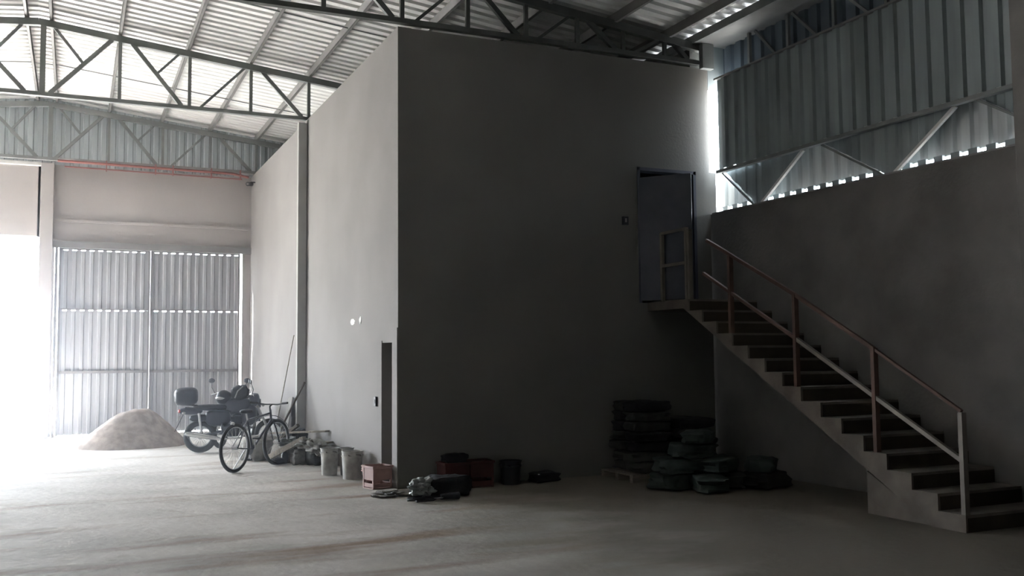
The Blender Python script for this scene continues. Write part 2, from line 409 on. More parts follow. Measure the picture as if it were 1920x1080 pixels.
# slightly proud lower course with a seam at door-head height
mb = MB().box(BX-.012, BX, 13.43, YB, 0, 2.03).box(BX-.012, BX, BY+.0, 12.93, 0, 2.2)
struct('trim_10', mb, 'plaster', 'slightly proud lower plaster course on the block side wall')
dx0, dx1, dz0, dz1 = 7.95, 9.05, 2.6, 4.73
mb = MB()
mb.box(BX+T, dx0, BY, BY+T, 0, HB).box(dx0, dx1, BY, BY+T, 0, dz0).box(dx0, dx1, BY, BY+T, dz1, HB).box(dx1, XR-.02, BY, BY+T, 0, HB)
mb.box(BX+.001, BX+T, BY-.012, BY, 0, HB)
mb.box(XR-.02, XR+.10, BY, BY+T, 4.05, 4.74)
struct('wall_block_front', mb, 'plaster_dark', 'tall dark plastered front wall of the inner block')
struct('wall_block_outer', MB().box(XR-.22, XR-.02, BY+T, YB, 0, 6.83), 'plaster_dark')
struct('trim_13', MB().box(XR-.015, 9.655, BY+.0, BY+.03, 6.10, 6.835), 'clad', 'dark sheet closing the end of the eave strip over the bright slot')
struct('trim_14_added', MB().box(9.64, 9.72, -6, BY+.22, 7.045, 7.055), 'steel', 'added cap strip on the outer cladding')  # added out of view to keep sky light out of the rib hollows
struct('ceiling_block', MB().box(BX+T, XR-.22, BY+T, YB, HB-.25, HB-.1), 'concrete')
struct('floor_block_upper', MB().box(BX+T, XR-.22, BY+T, YB, 2.4, 2.58), 'concrete')
struct('wall_block_partition', MB().box(BX+T, XR-.22, 16.0, 16.15, 0, HB-.25), 'dark')
# pier on the block side at the middle truss
tag(obj('column', MB().box(3.87, BX-.013, 18.42, 18.53, 0, 6.36), 'concrete', bevel=.01), 'grey concrete column standing out from the pale block side wall', 'column')
tag(obj('column', MB().box(9.04, XR-.002, 6.45, 6.94, 0, 6.7), 'render_wall', bevel=.01), 'dark concrete column at the right edge by the stair foot', 'column')
tag(obj('column', MB().box(9.16, XR+.03, BY-.12, BY-.014, HB-.02, 6.83), 'steel', bevel=.005), 'dark steel column stub on the block corner under the eave', 'column')
# small white dabs
pd = thing('white_dabs', 'two small white dabs on the pale block side wall', 'patch', (BX, 14.9, 2.3))
for y, z, ry, rz in ((15.05, 2.36, .11, .045), (14.6, 2.37, .06, .05)):
    obj('dab', MB().blob((BX-.003, y, z), (.008, ry, rz), .3, 2, seed=y), 'plainwhite', pd)
# wall switch by the narrow doorway, and one on the dark wall
sw = thing('wall_switch', 'small dark switch box beside the narrow doorway', 'switch', (BX-.012, 13.67, 1.10))
obj('box', MB().box(BX-.045, BX-.012, 13.63, 13.71, 1.08, 1.22), 'black', sw, bevel=.004)
obj('rocker', MB().box(BX-.052, BX-.045, 13.655, 13.685, 1.12, 1.18), 'greyplastic', sw)
sw = thing('wall_switch', 'small dark switch box on the dark wall left of the upper door', 'switch', (7.72, BY, 3.8))
obj('box', MB().box(7.66, 7.76, BY-.04, BY, 3.80, 3.93), 'black', sw, bevel=.004)
obj('rocker', MB().box(7.695, 7.725, BY-.048, BY-.04, 3.84, 3.90), 'greyplastic', sw)
# security camera at the far corner
sc_ = thing('security_camera', 'small dark security camera at the far top corner of the block wall', 'camera', (4.04, 24.4, 6.1))
obj('bracket', MB().tube([(4.045, 24.4, 6.2), (3.95, 24.4, 6.2), (3.93, 24.38, 6.17)], .018), 'black', sc_)
obj('housing', MB().tube([(3.97, 24.5, 6.17), (3.84, 24.24, 6.12)], .055), 'black', sc_)
obj('lens', MB().tube([(3.842, 24.245, 6.12), (3.833, 24.225, 6.117)], .03), 'chrome', sc_)

# upper door leaf, hinged left, swung out over the landing
dl = bpy.data.objects.new('door_3', None); COL.objects.link(dl); dl.location = (7.97, BY-.02, 2.63); dl['kind'] = 'structure'
dl['label'] = 'dark door leaf swung open over the stair landing'; dl['category'] = 'door'
hx, hy = 7.97, BY-.03; ex, ey = 8.50, 12.04
obj('leaf', MB().bar((hx, hy, 3.59), (ex, ey, 3.59), .04, 1.92), 'doorleaf', dl, bevel=.004)
obj('handle', MB().tube([(ex-.03, ey+.1, 3.6), (ex-.09, ey+.09, 3.6), (ex-.12, ey+.20, 3.6)], .01), 'alu', dl)
fr = MB().box(dx0, dx0+.05, BY-.01, BY+T, dz0, dz1).box(dx1-.05, dx1, BY-.01, BY+T, dz0, dz1).box(dx0, dx1, BY-.01, BY+T, dz1-.05, dz1)
struct('trim_11', fr, 'doorleaf', 'dark frame of the upper doorway')

# ------------------------------------------------------------------ closed corrugated doors at the back
def hall_door(n, x0, x1, label):
    d = bpy.data.objects.new('door_%d' % n, None); COL.objects.link(d); d.location = ((x0+x1)/2, YB-.03, 0)
    d['kind'] = 'structure'; d['label'] = label; d['category'] = 'door'
    for z0, z1 in ((.03, 2.95), (2.99, 4.385)):
        obj('sheet_panel', sheet((x0, YB+.03, z0), (1,0,0), (0,0,1), (0,-1,0), x1-x0, z1-z0, .19, .025), 'doorpaint', d, solid=.003)
        cl = MB(); x = x0
        while x < x1-.1:
            cl.box(x, x+.095, YB+.01, YB+.03, z1-.001, z1+.04); x += .19
        obj('closure_strip', cl, 'doorpaint', d)
    for z in (1.5, 2.985+.01, 4.425):
        obj('rail', MB().box(x0, x1, YB-.04, YB-.005, z-.02 if z != 1.5 else z-.035, z+.012 if z != 1.5 else z+.03), 'steel_light', d)
    for x in (x0, x1-.05): obj('stile', MB().box(x, x+.05, YB-.04, YB-.005, .02, 4.42), 'steel_light', d)
hall_door(1, -.375, 1.652, 'left leaf of the pale corrugated metal double door')
hall_door(2, 1.658, 3.785, 'right leaf of the pale corrugated metal double door')
struct('trim_12', MB().box(-.46, -.40, YB-.12, YB-.02, 0, 4.5), 'steel_light', 'left post of the corrugated door bay')

# ------------------------------------------------------------------ roof steelwork
VX = [.65, 1.87, 3.0, 4.12, 5.12, 6.06, 6.93, 7.75, 8.52]
def make_truss():
    root = thing('roof_truss', 't', 'truss', (RIDGE, 0, 6.48), 'steel roof trusses')
    for s in (1, -1):
        def X(x): return RIDGE+s*(x-RIDGE)
        e = 9.25
        obj('top_chord', MB().bar((RIDGE, 0, zc(RIDGE)-.02), (X(e), 0, zc(e)), .10, .12), 'steel', root)
        obj('bottom_chord', MB().bar((RIDGE, 0, 6.50), (X(e), 0, 6.50), .10, .07), 'steel', root)
        for i, x in enumerate(VX):
            obj('vertical', MB().bar((X(x), 0, 6.53), (X(x), 0, zc(x)-.05), .06, .05, (0,1,0)), 'steel', root)
            x2 = VX[i+1] if i+1 < len(VX) else 9.1
            if i % 2 == 0:  # falling
                obj('diagonal', MB().bar((X(x+.2), 0, zc(x+.2)-.05), (X(x2-.14), 0, 6.53), .06, .075), 'steel', root)
            else:
                obj('diagonal', MB().bar((X(x+.2), 0, 6.53), (X(x2-.12), 0, zc(x2-.12)-.05), .045, .045), 'steel', root)
        obj('diagonal', MB().bar((X(-.5), 0, 6.53), (X(.52), 0, zc(.52)-.05), .06, .07), 'steel', root)
        a = Vector((X(-.45), 0, zc(-.45)-.05)); b = Vector((X(.06), 0, 7.10))
        obj('brace', MB().bar(a, b, .045, .05), 'steel', root)
        obj('brace', MB().bar((X(1.68), 0, zc(1.68)-.05), (X(1.28), 0, 7.08), .04, .04), 'steel', root)
    obj('king_post', MB().bar((RIDGE+.08, 0, 6.5), (RIDGE+.08, 0, zc(RIDGE)-.05), .09, .09, (0,1,0)), 'steel', root)
    return root
tr0 = make_truss(); tr0.location.y = BY+.02
tr0['label'] = 'dark steel roof truss directly above the dark block front wall'
tr1 = copy_tree(tr0); tr1.location.y = 18.68; tr1['label'] = 'grey steel roof truss crossing the hall at the pier of the side wall'
tr2 = copy_tree(tr0); tr2.location.y = 24.72; tr2['label'] = 'grey steel roof truss in front of the back gable cladding'
tr0.location.z += .03
M['steel_shaded'] = mat('shaded_primed_steel', (.10, .105, .10), .6, .1, .2, 3)
for c_ in tr0.children:       # same steel darkened: this truss's shaded look is put into the colour
    c_.material_slots[0].link = 'OBJECT'; c_.material_slots[0].material = M['steel_shaded']

def purlin(x, label):
    z = zc(x)+.06; s = 1 if x > RIDGE else -1
    mb = MB(); y0, y1 = -6, YB+.08; w = .055; h = .148; t = .006
    # lipped channel
    mb.box(x-w/2, x-w/2+t, y0, y1, z, z+h)
    mb.box(x-w/2, x+w/2, y0, y1, z, z+t).box(x-w/2, x+w/2, y0, y1, z+h-t, z+h)
    mb.box(x+w/2-t, x+w/2, y0, y1, z, z+.02).box(x+w/2-t, x+w/2, y0, y1, z+h-.02, z+h)
    o = obj('purlin', mb, 'steel_light'); tag(o, label, 'purlin', 'roof purlins')
for i, x in enumerate([-.5, .65, 1.85, 3.0, 4.15, 5.3, 6.45, 7.6, 8.6]):
    purlin(x, 'grey steel roof purlin, %s right of the ridge' % ORD[i])
for i, x in enumerate([-.9, -2.05, -3.25, -4.4]):
    purlin(x, 'grey steel roof purlin, %s left of the ridge' % ORD[i])
for y, lab in ((15.7, 'thin steel tie rod under the roof between the near and middle trusses'), (21.6, 'thin steel tie rod under the roof between the middle and back trusses'), (9.6, 'thin steel tie rod under the roof above the stairs')):
    mb = MB().tube([(-10.5, y, zc(-10.5)+.09), (RIDGE-.3, y, zc(RIDGE-.3)+.09), (RIDGE+.3, y, zc(RIDGE+.3)+.09), (9.0, y, zc(9.0)+.09)], .012, 6)
    tag(obj('tie_rod', mb, 'steel'), lab, 'tie rod')
# girts and posts in the eave strip, right side
es = thing('eave_lattice', 'dark steel struts in the shadowed strip under the right eave', 'lattice', (9.55, 9, 6.26))
for y in (11.9, 11.0, 10.05, 9.1, 8.1): obj('strut', MB().bar((9.56, y, 6.1), (9.56, y, 6.83), .05, .05, (0,1,0)), 'steel', es)
for a, b in ((11.75, 11.1), (10.9, 10.2), (9.95, 9.2), (8.95, 8.2)): obj('strut', MB().bar((9.56, b, 6.12), (9.56, a, 6.82), .04, .04), 'steel', es)

# red pipe under the back truss
rp = thing('fire_pipe', 'red pipe running along the foot of the back truss', 'pipe', (1.7, 24.45, 6.35))
obj('pipe', MB().tube([(-.45, 24.5, 6.43), (-.1, 24.5, 6.43), (3.5, 24.5, 6.40), (3.9, 24.5, 6.33)], .032), 'pipe', rp)
obj('pipe', MB().tube([(-.3, 24.55, 6.31), (3.75, 24.55, 6.28)], .016), 'pipe', rp)
for x in (.6, 1.7, 2.1, 3.0, 3.7): obj('hanger', MB().box(x-.012, x+.012, 24.47, 24.60, 6.26, 6.50), 'pipe', rp)

# ------------------------------------------------------------------ stairs
SX0, SX1 = 8.1, XR-.005
NST = 15; LZ = 2.6; YT = 11.62; YF = 6.95
run = (YT-YF)/(NST-1); rise = LZ/NST
st = thing('staircase', 'concrete staircase rising along the right wall to the upper door', 'stairs', (8.7, 9.3, 0))
poly = [(YF, 0)]
for i in range(NST):
    poly.append((YF+i*run, (i+1)*rise))
    if i < NST-1: poly.append((YF+(i+1)*run, (i+1)*rise))
poly += [(BY, LZ), (BY, LZ-.13), (YT+.12, LZ-.13)]
poly += [(YF+.42, 0)]
mb = MB()
# profile is concave: build as column strips
def under(y):
    if y >= YT+.12: return LZ-.13
    return max(0, (LZ-.13)*(y-(YF+.42))/((YT+.12)-(YF+.42)))
ys = [YF+i*run for i in range(NST)]+[YF+.42, YT+.12, BY-.003]
ys = sorted(set(ys))
mb.open = False
def top(y):
    i = min(NST-1, int((y-YF)/run+1e-6)); return (i+1)*rise
for a, b in zip(ys[:-1], ys[1:]):
    t = top((a+b)/2); ua, ub = under(a), under(b)
    mb.add([(SX0,a,ua),(SX1,a,ua),(SX1,b,ub),(SX0,b,ub),(SX0,a,t),(SX1,a,t),(SX1,b,t),(SX0,b,t)],
           [(0,3,2,1),(4,5,6,7),(0,1,5,4),(1,2,6,5),(2,3,7,6),(3,0,4,7)])
obj('flight', mb, 'stair', st)
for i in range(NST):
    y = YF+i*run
    obj('shaded_riser_face', MB().box(SX0+.03, SX1-.001, y-.006, y-.0005, i*rise+.004, (i+1)*rise-.03), 'riser', st)
obj('infill_wall', MB().prism([(7.4, 0), (8.3, 0), (8.3, .47), (7.4, 0.0)], 'x', SX0+.05, SX0+.2), 'stair', st)
# railing
rl = thing('stair_railing', 'welded metal railing down the open side of the staircase', 'railing', (8.16, 9.4, .1))
RXX = SX0+.05
posts = [(11.62, LZ, 1.02), (10.68, 2.25, 0.86), (9.40, 1.5, 1.0), (8.13, .86, .98), (6.99, 0, 1.19)]
posts[1] = (10.68, top(10.68), 3.14-top(10.68)); posts[2] = (9.40, top(9.40)-.2, 2.53-top(9.40)+.2); posts[3] = (8.13, top(8.13)-.1, 1.85-top(8.13)+.1)
for i, (y, z, h) in enumerate(posts):
    obj('post', MB().bar((RXX, y, z-.0), (RXX, y, z+h), .065, .05, (0,1,0)), 'rail' if i in (0, 4) else 'redrail', rl)
obj('handrail', MB().bar((RXX, 11.2, 3.41), (RXX, 9.40, 2.53), .04, .045), 'redrail', rl)
obj('handrail', MB().bar((RXX, 9.40, 2.53), (RXX, 8.13, 1.84), .04, .045), 'redrail', rl)
obj('handrail', MB().bar((RXX, 8.13, 1.84), (RXX, 6.99, 1.20), .035, .03), 'redrail', rl)
obj('mid_rail', MB().bar((RXX, 11.3, 2.95), (RXX, 9.40, 1.98), .04, .04), 'redrail', rl)
obj('mid_rail', MB().bar((RXX, 9.40, 1.98), (RXX, 6.99, .70), .045, .045), 'rail', rl)
lr = thing('landing_railing', 'short square metal railing guarding the upper landing edge', 'railing', (8.14, 12.1, LZ))
obj('post', MB().bar((RXX, 12.34, LZ), (RXX, 12.34, 3.65), .05, .05, (0,1,0)), 'rail', lr)
obj('post', MB().bar((RXX, 11.70, LZ), (RXX, 11.70, 3.66), .05, .05, (0,1,0)), 'rail', lr)
obj('top_rail', MB().bar((RXX, 12.34, 3.64), (RXX, 11.70, 3.64), .05, .04), 'rail', lr)
obj('mid_rail', MB().bar((RXX, 12.34, 3.14), (RXX, 11.70, 3.14), .05, .045), 'rail', lr)

# ------------------------------------------------------------------ sand pile
def sand_pile():
    mb = MB(); cx, cy, rx, ry, h = 1.12, 21.6, 1.14, .95, .76; N = 48; K = 18
    mb.v.append(Vector((cx, cy, h)))
    for k in range(1, K+1):
        for j in range(N):
            a = 2*PI*j/N; t = k/K
            ir = 1+.10*noise.noise(Vector((math.cos(a)*1.3, math.sin(a)*1.3, 2)))
            x = cx+rx*t*ir*math.cos(a)+.12*(1-t); y = cy+ry*t*ir*math.sin(a)
            q_ = max(0, min(1, (t-.18)/.84)); z = h*(1-.06*t)*(1-(q_**1.55)*(1.35-.35*q_)) if t < 1 else -.01
            if t < 1: z += .11*noise.noise(Vector((x*2.1, y*2.1, 3)))*min(1, (1-t)*4)+.02*noise.noise(Vector((x*9, y*9, 5)))*min(1, (1-t)*4)
            mb.v.append(Vector((x, y, max(z, -.01))))
    for j in range(N): mb.f.append((0, 1+j, 1+(j+1) % N))
    for k in range(K-1):
        for j in range(N): mb.f.append((1+k*N+j, 1+(k+1)*N+j, 1+(k+1)*N+(j+1) % N, 1+k*N+(j+1) % N))
    mb.f.append(tuple(1+(K-1)*N+j for j in reversed(range(N))))
    mb.smooth = True
    tag(obj('sand_pile', mb, 'sand'), 'mound of brown sand on the floor before the corrugated doors', 'sand pile')
sand_pile()

# ------------------------------------------------------------------ two-wheelers
def wheel(root, name, c, r, tr, rimw, spokes, mt_rim='alu'):
    """wheel in the local xz plane"""
    c = Vector(c); n = 40
    ring = [c+Vector((math.cos(2*PI*i/n)*(r-tr), 0, math.sin(2*PI*i/n)*(r-tr))) for i in range(n)]
    w = obj(name, MB().tube(ring, tr, 10, closed=True), 'rubber', root)
    rr = r-2*tr
    obj('rim', MB().tube([c+Vector((math.cos(2*PI*i/n)*rr, 0, math.sin(2*PI*i/n)*rr)) for i in range(n)], rimw, 8, closed=True), mt_rim, w)
    obj('hub', MB().lathe([(.018, -.05), (.05 if tr > .03 else .03, -.045), (.05 if tr > .03 else .03, .045), (.018, .05)], c, 'y', 14), 'alu', w)
    sp = MB()
    for i in range(spokes):
        a = 2*PI*i/spokes; b = a+(.25 if i % 2 else -.25); sd = .035 if i % 2 else -.035
        sp.tube([c+Vector((math.cos(b)*.035, sd, math.sin(b)*.035)), c+Vector((math.cos(a)*rr, 0, math.sin(a)*rr))], .0035 if tr > .03 else .002, 4)
    obj('spokes', sp, 'chrome', w)
    return w

def make_motorcycle(label, topcase=True):
    """x forward, rear wheel contact at the origin"""
    r = thing('motorcycle', label, 'motorcycle')
    wheel(r, 'rear_wheel', (0, 0, .31), .31, .055, .016, 36)
    wheel(r, 'front_wheel', (1.30, 0, .31), .31, .045, .014, 36)
    f = MB()
    f.tube([(.98, 0, .95), (.85, 0, .55), (.62, 0, .34), (.35, 0, .36)], .022)
    for s in (-.10, .10):
        f.tube([(.98, 0, .93), (.55, s, .78), (.10, s, .82), (-.28, s*.8, .86)], .016)
        f.tube([(.40, s, .38), (.38, s, .77)], .016)
        f.tube([(.38, s, .40), (0, s, .31)], .020)
    obj('frame', f, 'blackpaint', r)
    e = MB().blob((.60, 0, .42), (.20, .15, .13), .05, 2, p=.6).blob((.68, 0, .60), (.10, .10, .13), .04, 2, p=.5)
    for k in range(6): e.box(.56, .80, -.11, .11, .50+k*.035, .508+k*.035)
    obj('engine', e, 'black', r)
    ex = MB().tube([(.78, -.08, .55), (.86, -.11, .42), (.75, -.13, .27), (.35, -.15, .26)], .02).tube([(.35, -.15, .27), (.20, -.15, .30), (-.22, -.16, .38), (-.28, -.16, .39)], [.03, .05, .05, .03])
    obj('exhaust', ex, 'chrome', r)
    obj('fuel_tank', MB().blob((.70, 0, .88), (.27, .16, .15), .05, 1.5, p=.8), 'blackpaint', r)
    obj('fairing', MB().blob((.90, 0, .70), (.15, .17, .20), .05, 1.5, p=.8).blob((1.0, 0, .99), (.10, .13, .13), .04, 1.5, p=.8), 'blackpaint', r)
    obj('mudguard', MB().blob((.02, 0, .66), (.22, .08, .07), .05, 2, p=.7), 'black', r)
    s = MB().blob((.22, 0, .865), (.36, .13, .055), .04, 2, p=.7)
    obj('seat', s, 'black', r)
    obj('side_panel', MB().blob((.32, 0, .66), (.24, .14, .16), .05, 2, p=.7), 'blackpaint', r)
    obj('tail', MB().blob((-.18, 0, .80), (.22, .10, .07), .04, 2, p=.7), 'blackpaint', r)
    obj('taillight', MB().blob((-.36, 0, .80), (.05, .07, .04), .02, 2, p=.7), 'redlens', r)
    obj('rear_fender', MB().bar((-.30, 0, .76), (-.46, 0, .42), .14, .012, (1,0,0)), 'black', r)
    obj('number_plate', MB().bar((-.38, 0, .70), (-.475, 0, .47), .18, .010, (1,0,0)), 'whiteplastic', r)
    for sd in (-1, 1):
        obj('fork_leg', MB().tube([(1.30, .075*sd, .31), (1.12, .075*sd, .72), (1.00, .075*sd, .98)], [.026, .022, .018]), 'alu', r)
        obj('shock', MB().tube([(.03, .13*sd, .34), (-.03, .12*sd, .76)], .026), 'chrome', r)
        ind = MB().tube([(-.30, .06*sd, .77), (-.30, .18*sd, .77)], .008).blob((-.30, .20*sd, .77), (.035, .03, .025), 0)
        obj('indicator', ind, 'whiteplastic', r)
        ind = MB().tube([(1.05, .08*sd, .86), (1.05, .19*sd, .86)], .008).blob((1.05, .21*sd, .86), (.035, .03, .025), 0)
        obj('indicator', ind, 'whiteplastic', r)
        m = MB().tube([(.93, .30*sd, 1.08), (.96, .36*sd, 1.20), (.92, .38*sd, 1.30)], .007)
        mi = obj('mirror', m.blob((.91, .39*sd, 1.34), (.018, .075, .048), 0), 'black', r)
    fd = MB(); arc = [(1.30+.37*math.cos(R(a)), 0, .31+.37*math.sin(R(a))) for a in range(20, 150, 13)]
    for a, b in zip(arc[:-1], arc[1:]): fd.bar(a, b, .12, .01, (0,1,0)) if False else fd.bar(a, b, .12, .01)
    obj('front_fender', fd, 'blackpaint', r)
    hb = MB().tube([(.86, -.38, 1.05), (.95, -.20, 1.10), (1.0, -.06, 1.03), (1.0, .06, 1.03), (.95, .20, 1.10), (.86, .38, 1.05)], .012)
    h = obj('handlebar', hb, 'chrome', r)
    for sd in (-1, 1):
        obj('grip', MB().tube([(.90, .29*sd, 1.073), (.85, .40*sd, 1.045)], .02), 'black', h)
        obj('brake_lever', MB().tube([(.96, .24*sd, 1.09), (.97, .38*sd, 1.06)], .006), 'chrome', h)
    hl = MB().lathe([(.03, -.10), (.075, -.06), (.09, 0), (.085, .012)], (1.10, 0, .92), 'x', 20)
    h2 = obj('headlight', hl, 'blackpaint', r)
    obj('lens', MB().lathe([(.082, .012), (.07, .022), (.03, .03)], (1.10, 0, .92), 'x', 20), 'chrome', h2)
    obj('speedometer', MB().blob((1.03, 0, 1.06), (.05, .08, .045), 0), 'black', r)
    ks = MB().tube([(.45, .12, .28), (.40, .26, .02)], .012)
    obj('kickstand', ks, 'black', r)
    for sd in (-1, 1): obj('foot_peg', MB().tube([(.50, .10*sd, .32), (.50, .24*sd, .32)], .014), 'rubber', r)
    if topcase:
        rk = MB().tube([(-.05, -.09, .90), (-.42, -.09, .93), (-.42, .09, .93), (-.05, .09, .90)], .01)
        obj('luggage_rack', rk, 'black', r)
        tc = MB().blob((-.26, 0, 1.08), (.22, .23, .17), .03, 1.5, p=.6)
        t = obj('top_case', tc, 'black', r)
        obj('reflector', MB().box(-.487, -.47, -.12, .12, 1.02, 1.09), 'whiteplastic', t)
    return r
mA = make_motorcycle('black motorcycle with a top case, rear wheel turned to the sand pile')
mA.location = (2.226, 19.345, 0); mA.rotation_euler = (0, 0, R(-7))
mB_ = make_motorcycle('second dark motorcycle parked behind the one with the top case', False)
mB_.location = (3.42, 21.2, 0); mB_.rotation_euler = (0, 0, R(-124))

hm = thing('helmet', 'dark helmet resting on the seat of the front motorcycle', 'helmet', (0, 0, 0))
obj('shell', MB().blob((0, 0, .14), (.16, .13, .14), .03, 1.3, nu=28, nv=18), 'black', hm)
obj('visor', MB().blob((.045, 0, .13), (.125, .12, .055), 0), 'alu', hm)
hm.location = (2.226+.42, 19.345-.05, .905); hm.rotation_euler = (0, 0, R(215))
bgp = thing('backpack', 'dark backpack strapped over the tank of the front motorcycle', 'bag', (0, 0, 0))
obj('body', MB().blob((0, 0, .14), (.17, .16, .15), .12, 2, p=.75), 'darksack', bgp)
obj('strap', MB().tube([(-.1, -.14, .05), (-.05, -.18, .18), (.05, -.15, .27)], .012), 'greyplastic', bgp)
bgp.location = (2.226+.72, 19.345-.09, .985); bgp.rotation_euler = (0, 0, R(-7))

def make_bicycle():
    r = thing('bicycle', 'dark mountain bicycle leaning in front of the motorcycles', 'bicycle')
    wr = .385
    wheel(r, 'rear_wheel', (0, 0, wr), wr, .027, .012, 32)
    wheel(r, 'front_wheel', (1.16, 0, wr), wr, .027, .012, 32)
    bb = (.47, 0, .33); sc2 = (.33, 0, .80); hd = (.98, 0, .88); hd2 = (1.0, 0, .76)
    f = MB().tube([bb, sc2], .017).tube([sc2, hd], .017).tube([bb, hd2], .020).tube([(.965, 0, .94), hd2], .02)
    for s in (-.055, .055): f.tube([bb, (0, s, wr)], .010).tube([sc2, (0, s, wr)], .009)
    obj('frame', f, 'blackpaint', r)
    fk = MB()
    for s in (-.055, .055): fk.tube([(1.0, s*.6, .76), (1.06, s, .62), (1.16, s, wr)], .013)
    obj('fork', fk, 'black', r)
    obj('seat_post', MB().tube([sc2, (.295, 0, .92)], .013), 'alu', r)
    obj('saddle', MB().blob((.30, 0, .945), (.14, .07, .035), .05, 1.5, p=.8), 'black', r)
    obj('stem', MB().tube([(.965, 0, .93), (.955, 0, .99), (1.02, 0, 1.02)], .015), 'black', r)
    h = obj('handlebar', MB().tube([(.93, -.34, 1.05), (1.0, -.12, 1.02), (1.02, 0, 1.02), (1.0, .12, 1.02), (.93, .34, 1.05)], .012), 'black', r)
    for s in (-1, 1): obj('grip', MB().tube([(.96, .24*s, 1.04), (.925, .36*s, 1.052)], .018), 'rubber', h)
    cs = obj('crankset', MB().lathe([(.10, .045), (.10, .055)], (bb[0], 0, bb[2]), 'y', 20).tube([(bb[0], .06, bb[2]), (bb[0]+.05, .07, bb[2]-.17)], .011).tube([(bb[0], -.06, bb[2]), (bb[0]-.05, -.07, bb[2]+.17)], .011), 'alu', r)
    obj('pedal', MB().box(bb[0]+.0, bb[0]+.10, .07, .16, bb[2]-.19, bb[2]-.165), 'black', r)
    obj('pedal', MB().box(bb[0]-.10, bb[0]+.0, -.16, -.07, bb[2]+.165, bb[2]+.19), 'black', r)
    obj('kickstand', MB().tube([(.35, .05, .33), (.28, .22, .02)], .009), 'alu', r)
    rf = MB().blob((-.06, 0, .77), (.02, .04, .03), 0)
    obj('rear_reflector', rf, 'whiteplastic', r)
    return r
bk = make_bicycle(); bk.location = (2.33, 15.70, 0); bk.rotation_euler = (R(0), 0, R(46))

# ------------------------------------------------------------------ clutter by the side wall
def plank(label, a, b, w=.14, h=.03, m='wood'):
    tag(obj('plank', MB().bar(a, b, w, h), m, bevel=.003), label, 'plank', 'loose planks by the side wall')
plank('weathered plank on top of the rubble heap, end raised toward the wall', (3.25, 17.5, .46), (4.0, 16.5, .53))
plank('weathered plank across the middle of the rubble heap', (3.35, 17.2, .37), (3.98, 16.2, .36), .16)
plank('dark plank lowest in the rubble heap beside the pails', (3.4, 16.9, .25), (3.95, 15.9, .27), .12, .04, 'darkwood')
def sack(label, c, r, rz, m, seed=0, group=None, cat='sack', name='sack'):
    mb = MB().blob((0,0,0), r, .14, 2.0, 30, 18, p=.45, seed=seed).rot('Z', rz).move(c)
    zmin = min(v.z for v in mb.v)
    mb.move((0, 0, c[2]-r[2]*1.0-zmin if False else 0))
    return tag(obj(name, mb, m), label, cat, group)
sack('pale cloth sack slumped beneath the bicycle front wheel', (3.02, 17.5, .21), (.30, .24, .21), .4, 'cloth', 1)
sack('dark sack at the foot of the long shovel', (3.62, 17.55, .25), (.24, .22, .25), .9, 'darksack', 2)
sack('grey sack under the planks of the heap', (3.45, 16.95, .15), (.26, .25, .15), .3, 'cloth', 3)
sack('brown sack at the right end of the heap', (3.78, 16.3, .14), (.2, .3, .14), .1, 'sack', 4)
tag(obj('broken_block', MB().blob((3.55, 16.45, .12), (.17, .13, .12), .25, 2, p=.5, seed=3), 'mortar'), 'broken grey block in front of the plank heap', 'block')
tag(obj('tarpaulin', MB().blob((3.72, 16.05, .30), (.17, .22, .10), .5, 2.2, 30, 18, seed=31).blob((3.6, 16.35, .34), (.16, .2, .09), .5, 2.4, 30, 18, seed=32), 'cloth'), 'crumpled grey tarpaulin heaped on the right end of the plank pile', 'tarpaulin')
tag(obj('timber_offcut', MB().bar((3.1, 16.9, .10), (3.55, 16.25, .44), .09, .09), 'wood', bevel=.004), 'short timber offcut propped across the front of the heap', 'timber')
tag(obj('timber_offcut', MB().bar((3.3, 17.45, .30), (3.6, 17.0, .62), .07, .05), 'darkwood', bevel=.004), 'short dark timber sticking up beside the long shovel', 'timber')
rg = MB().blob((3.35, 16.75, .36), (.2, .16, .06), .5, 2.5, seed=5)
tag(obj('rag', rg, 'plastic_film'), 'light rag crumpled on the plank heap', 'rag')
tag(obj('work_boot', MB().blob((3.18, 16.55, .06), (.15, .055, .055), .1, 2, p=.8).blob((3.28, 16.55, .11), (.06, .05, .10), .05, 2, p=.7), 'black'), 'dark work boot on the floor before the heap', 'boot')
# shovel with long handle
sh = thing('shovel', 'long handled shovel leaning on the side wall behind the bicycle', 'shovel', (3.42, 17.8, 0))
obj('handle', MB().tube([(3.46, 17.85, .50), (3.98, 18.25, 1.33)], .020, 8), 'darkwood', sh)
obj('blade', MB().blob((3.40, 17.80, .39), (.02, .11, .15), 0, p=.8).rot('Z', .6, (3.40, 17.8, .39)), 'steel', sh)
sk = thing('rebar_rod', 'thin tall rod leaning against the side wall beside the column', 'rod', (3.7, 18.9, 0))
obj('rod', MB().tube([(3.55, 19.2, 0), (4.02, 19.45, 2.25)], .010, 6), 'wood', sk)
bd = thing('board', 'grey upright board leaning against the wall just left of the column', 'board', (3.98, 19.6, 0))
obj('sheet', MB().bar((3.84, 19.55, 0.01), (4.0, 19.6, 1.0), .42, .025, (1,0,0)), 'cloth', bd)

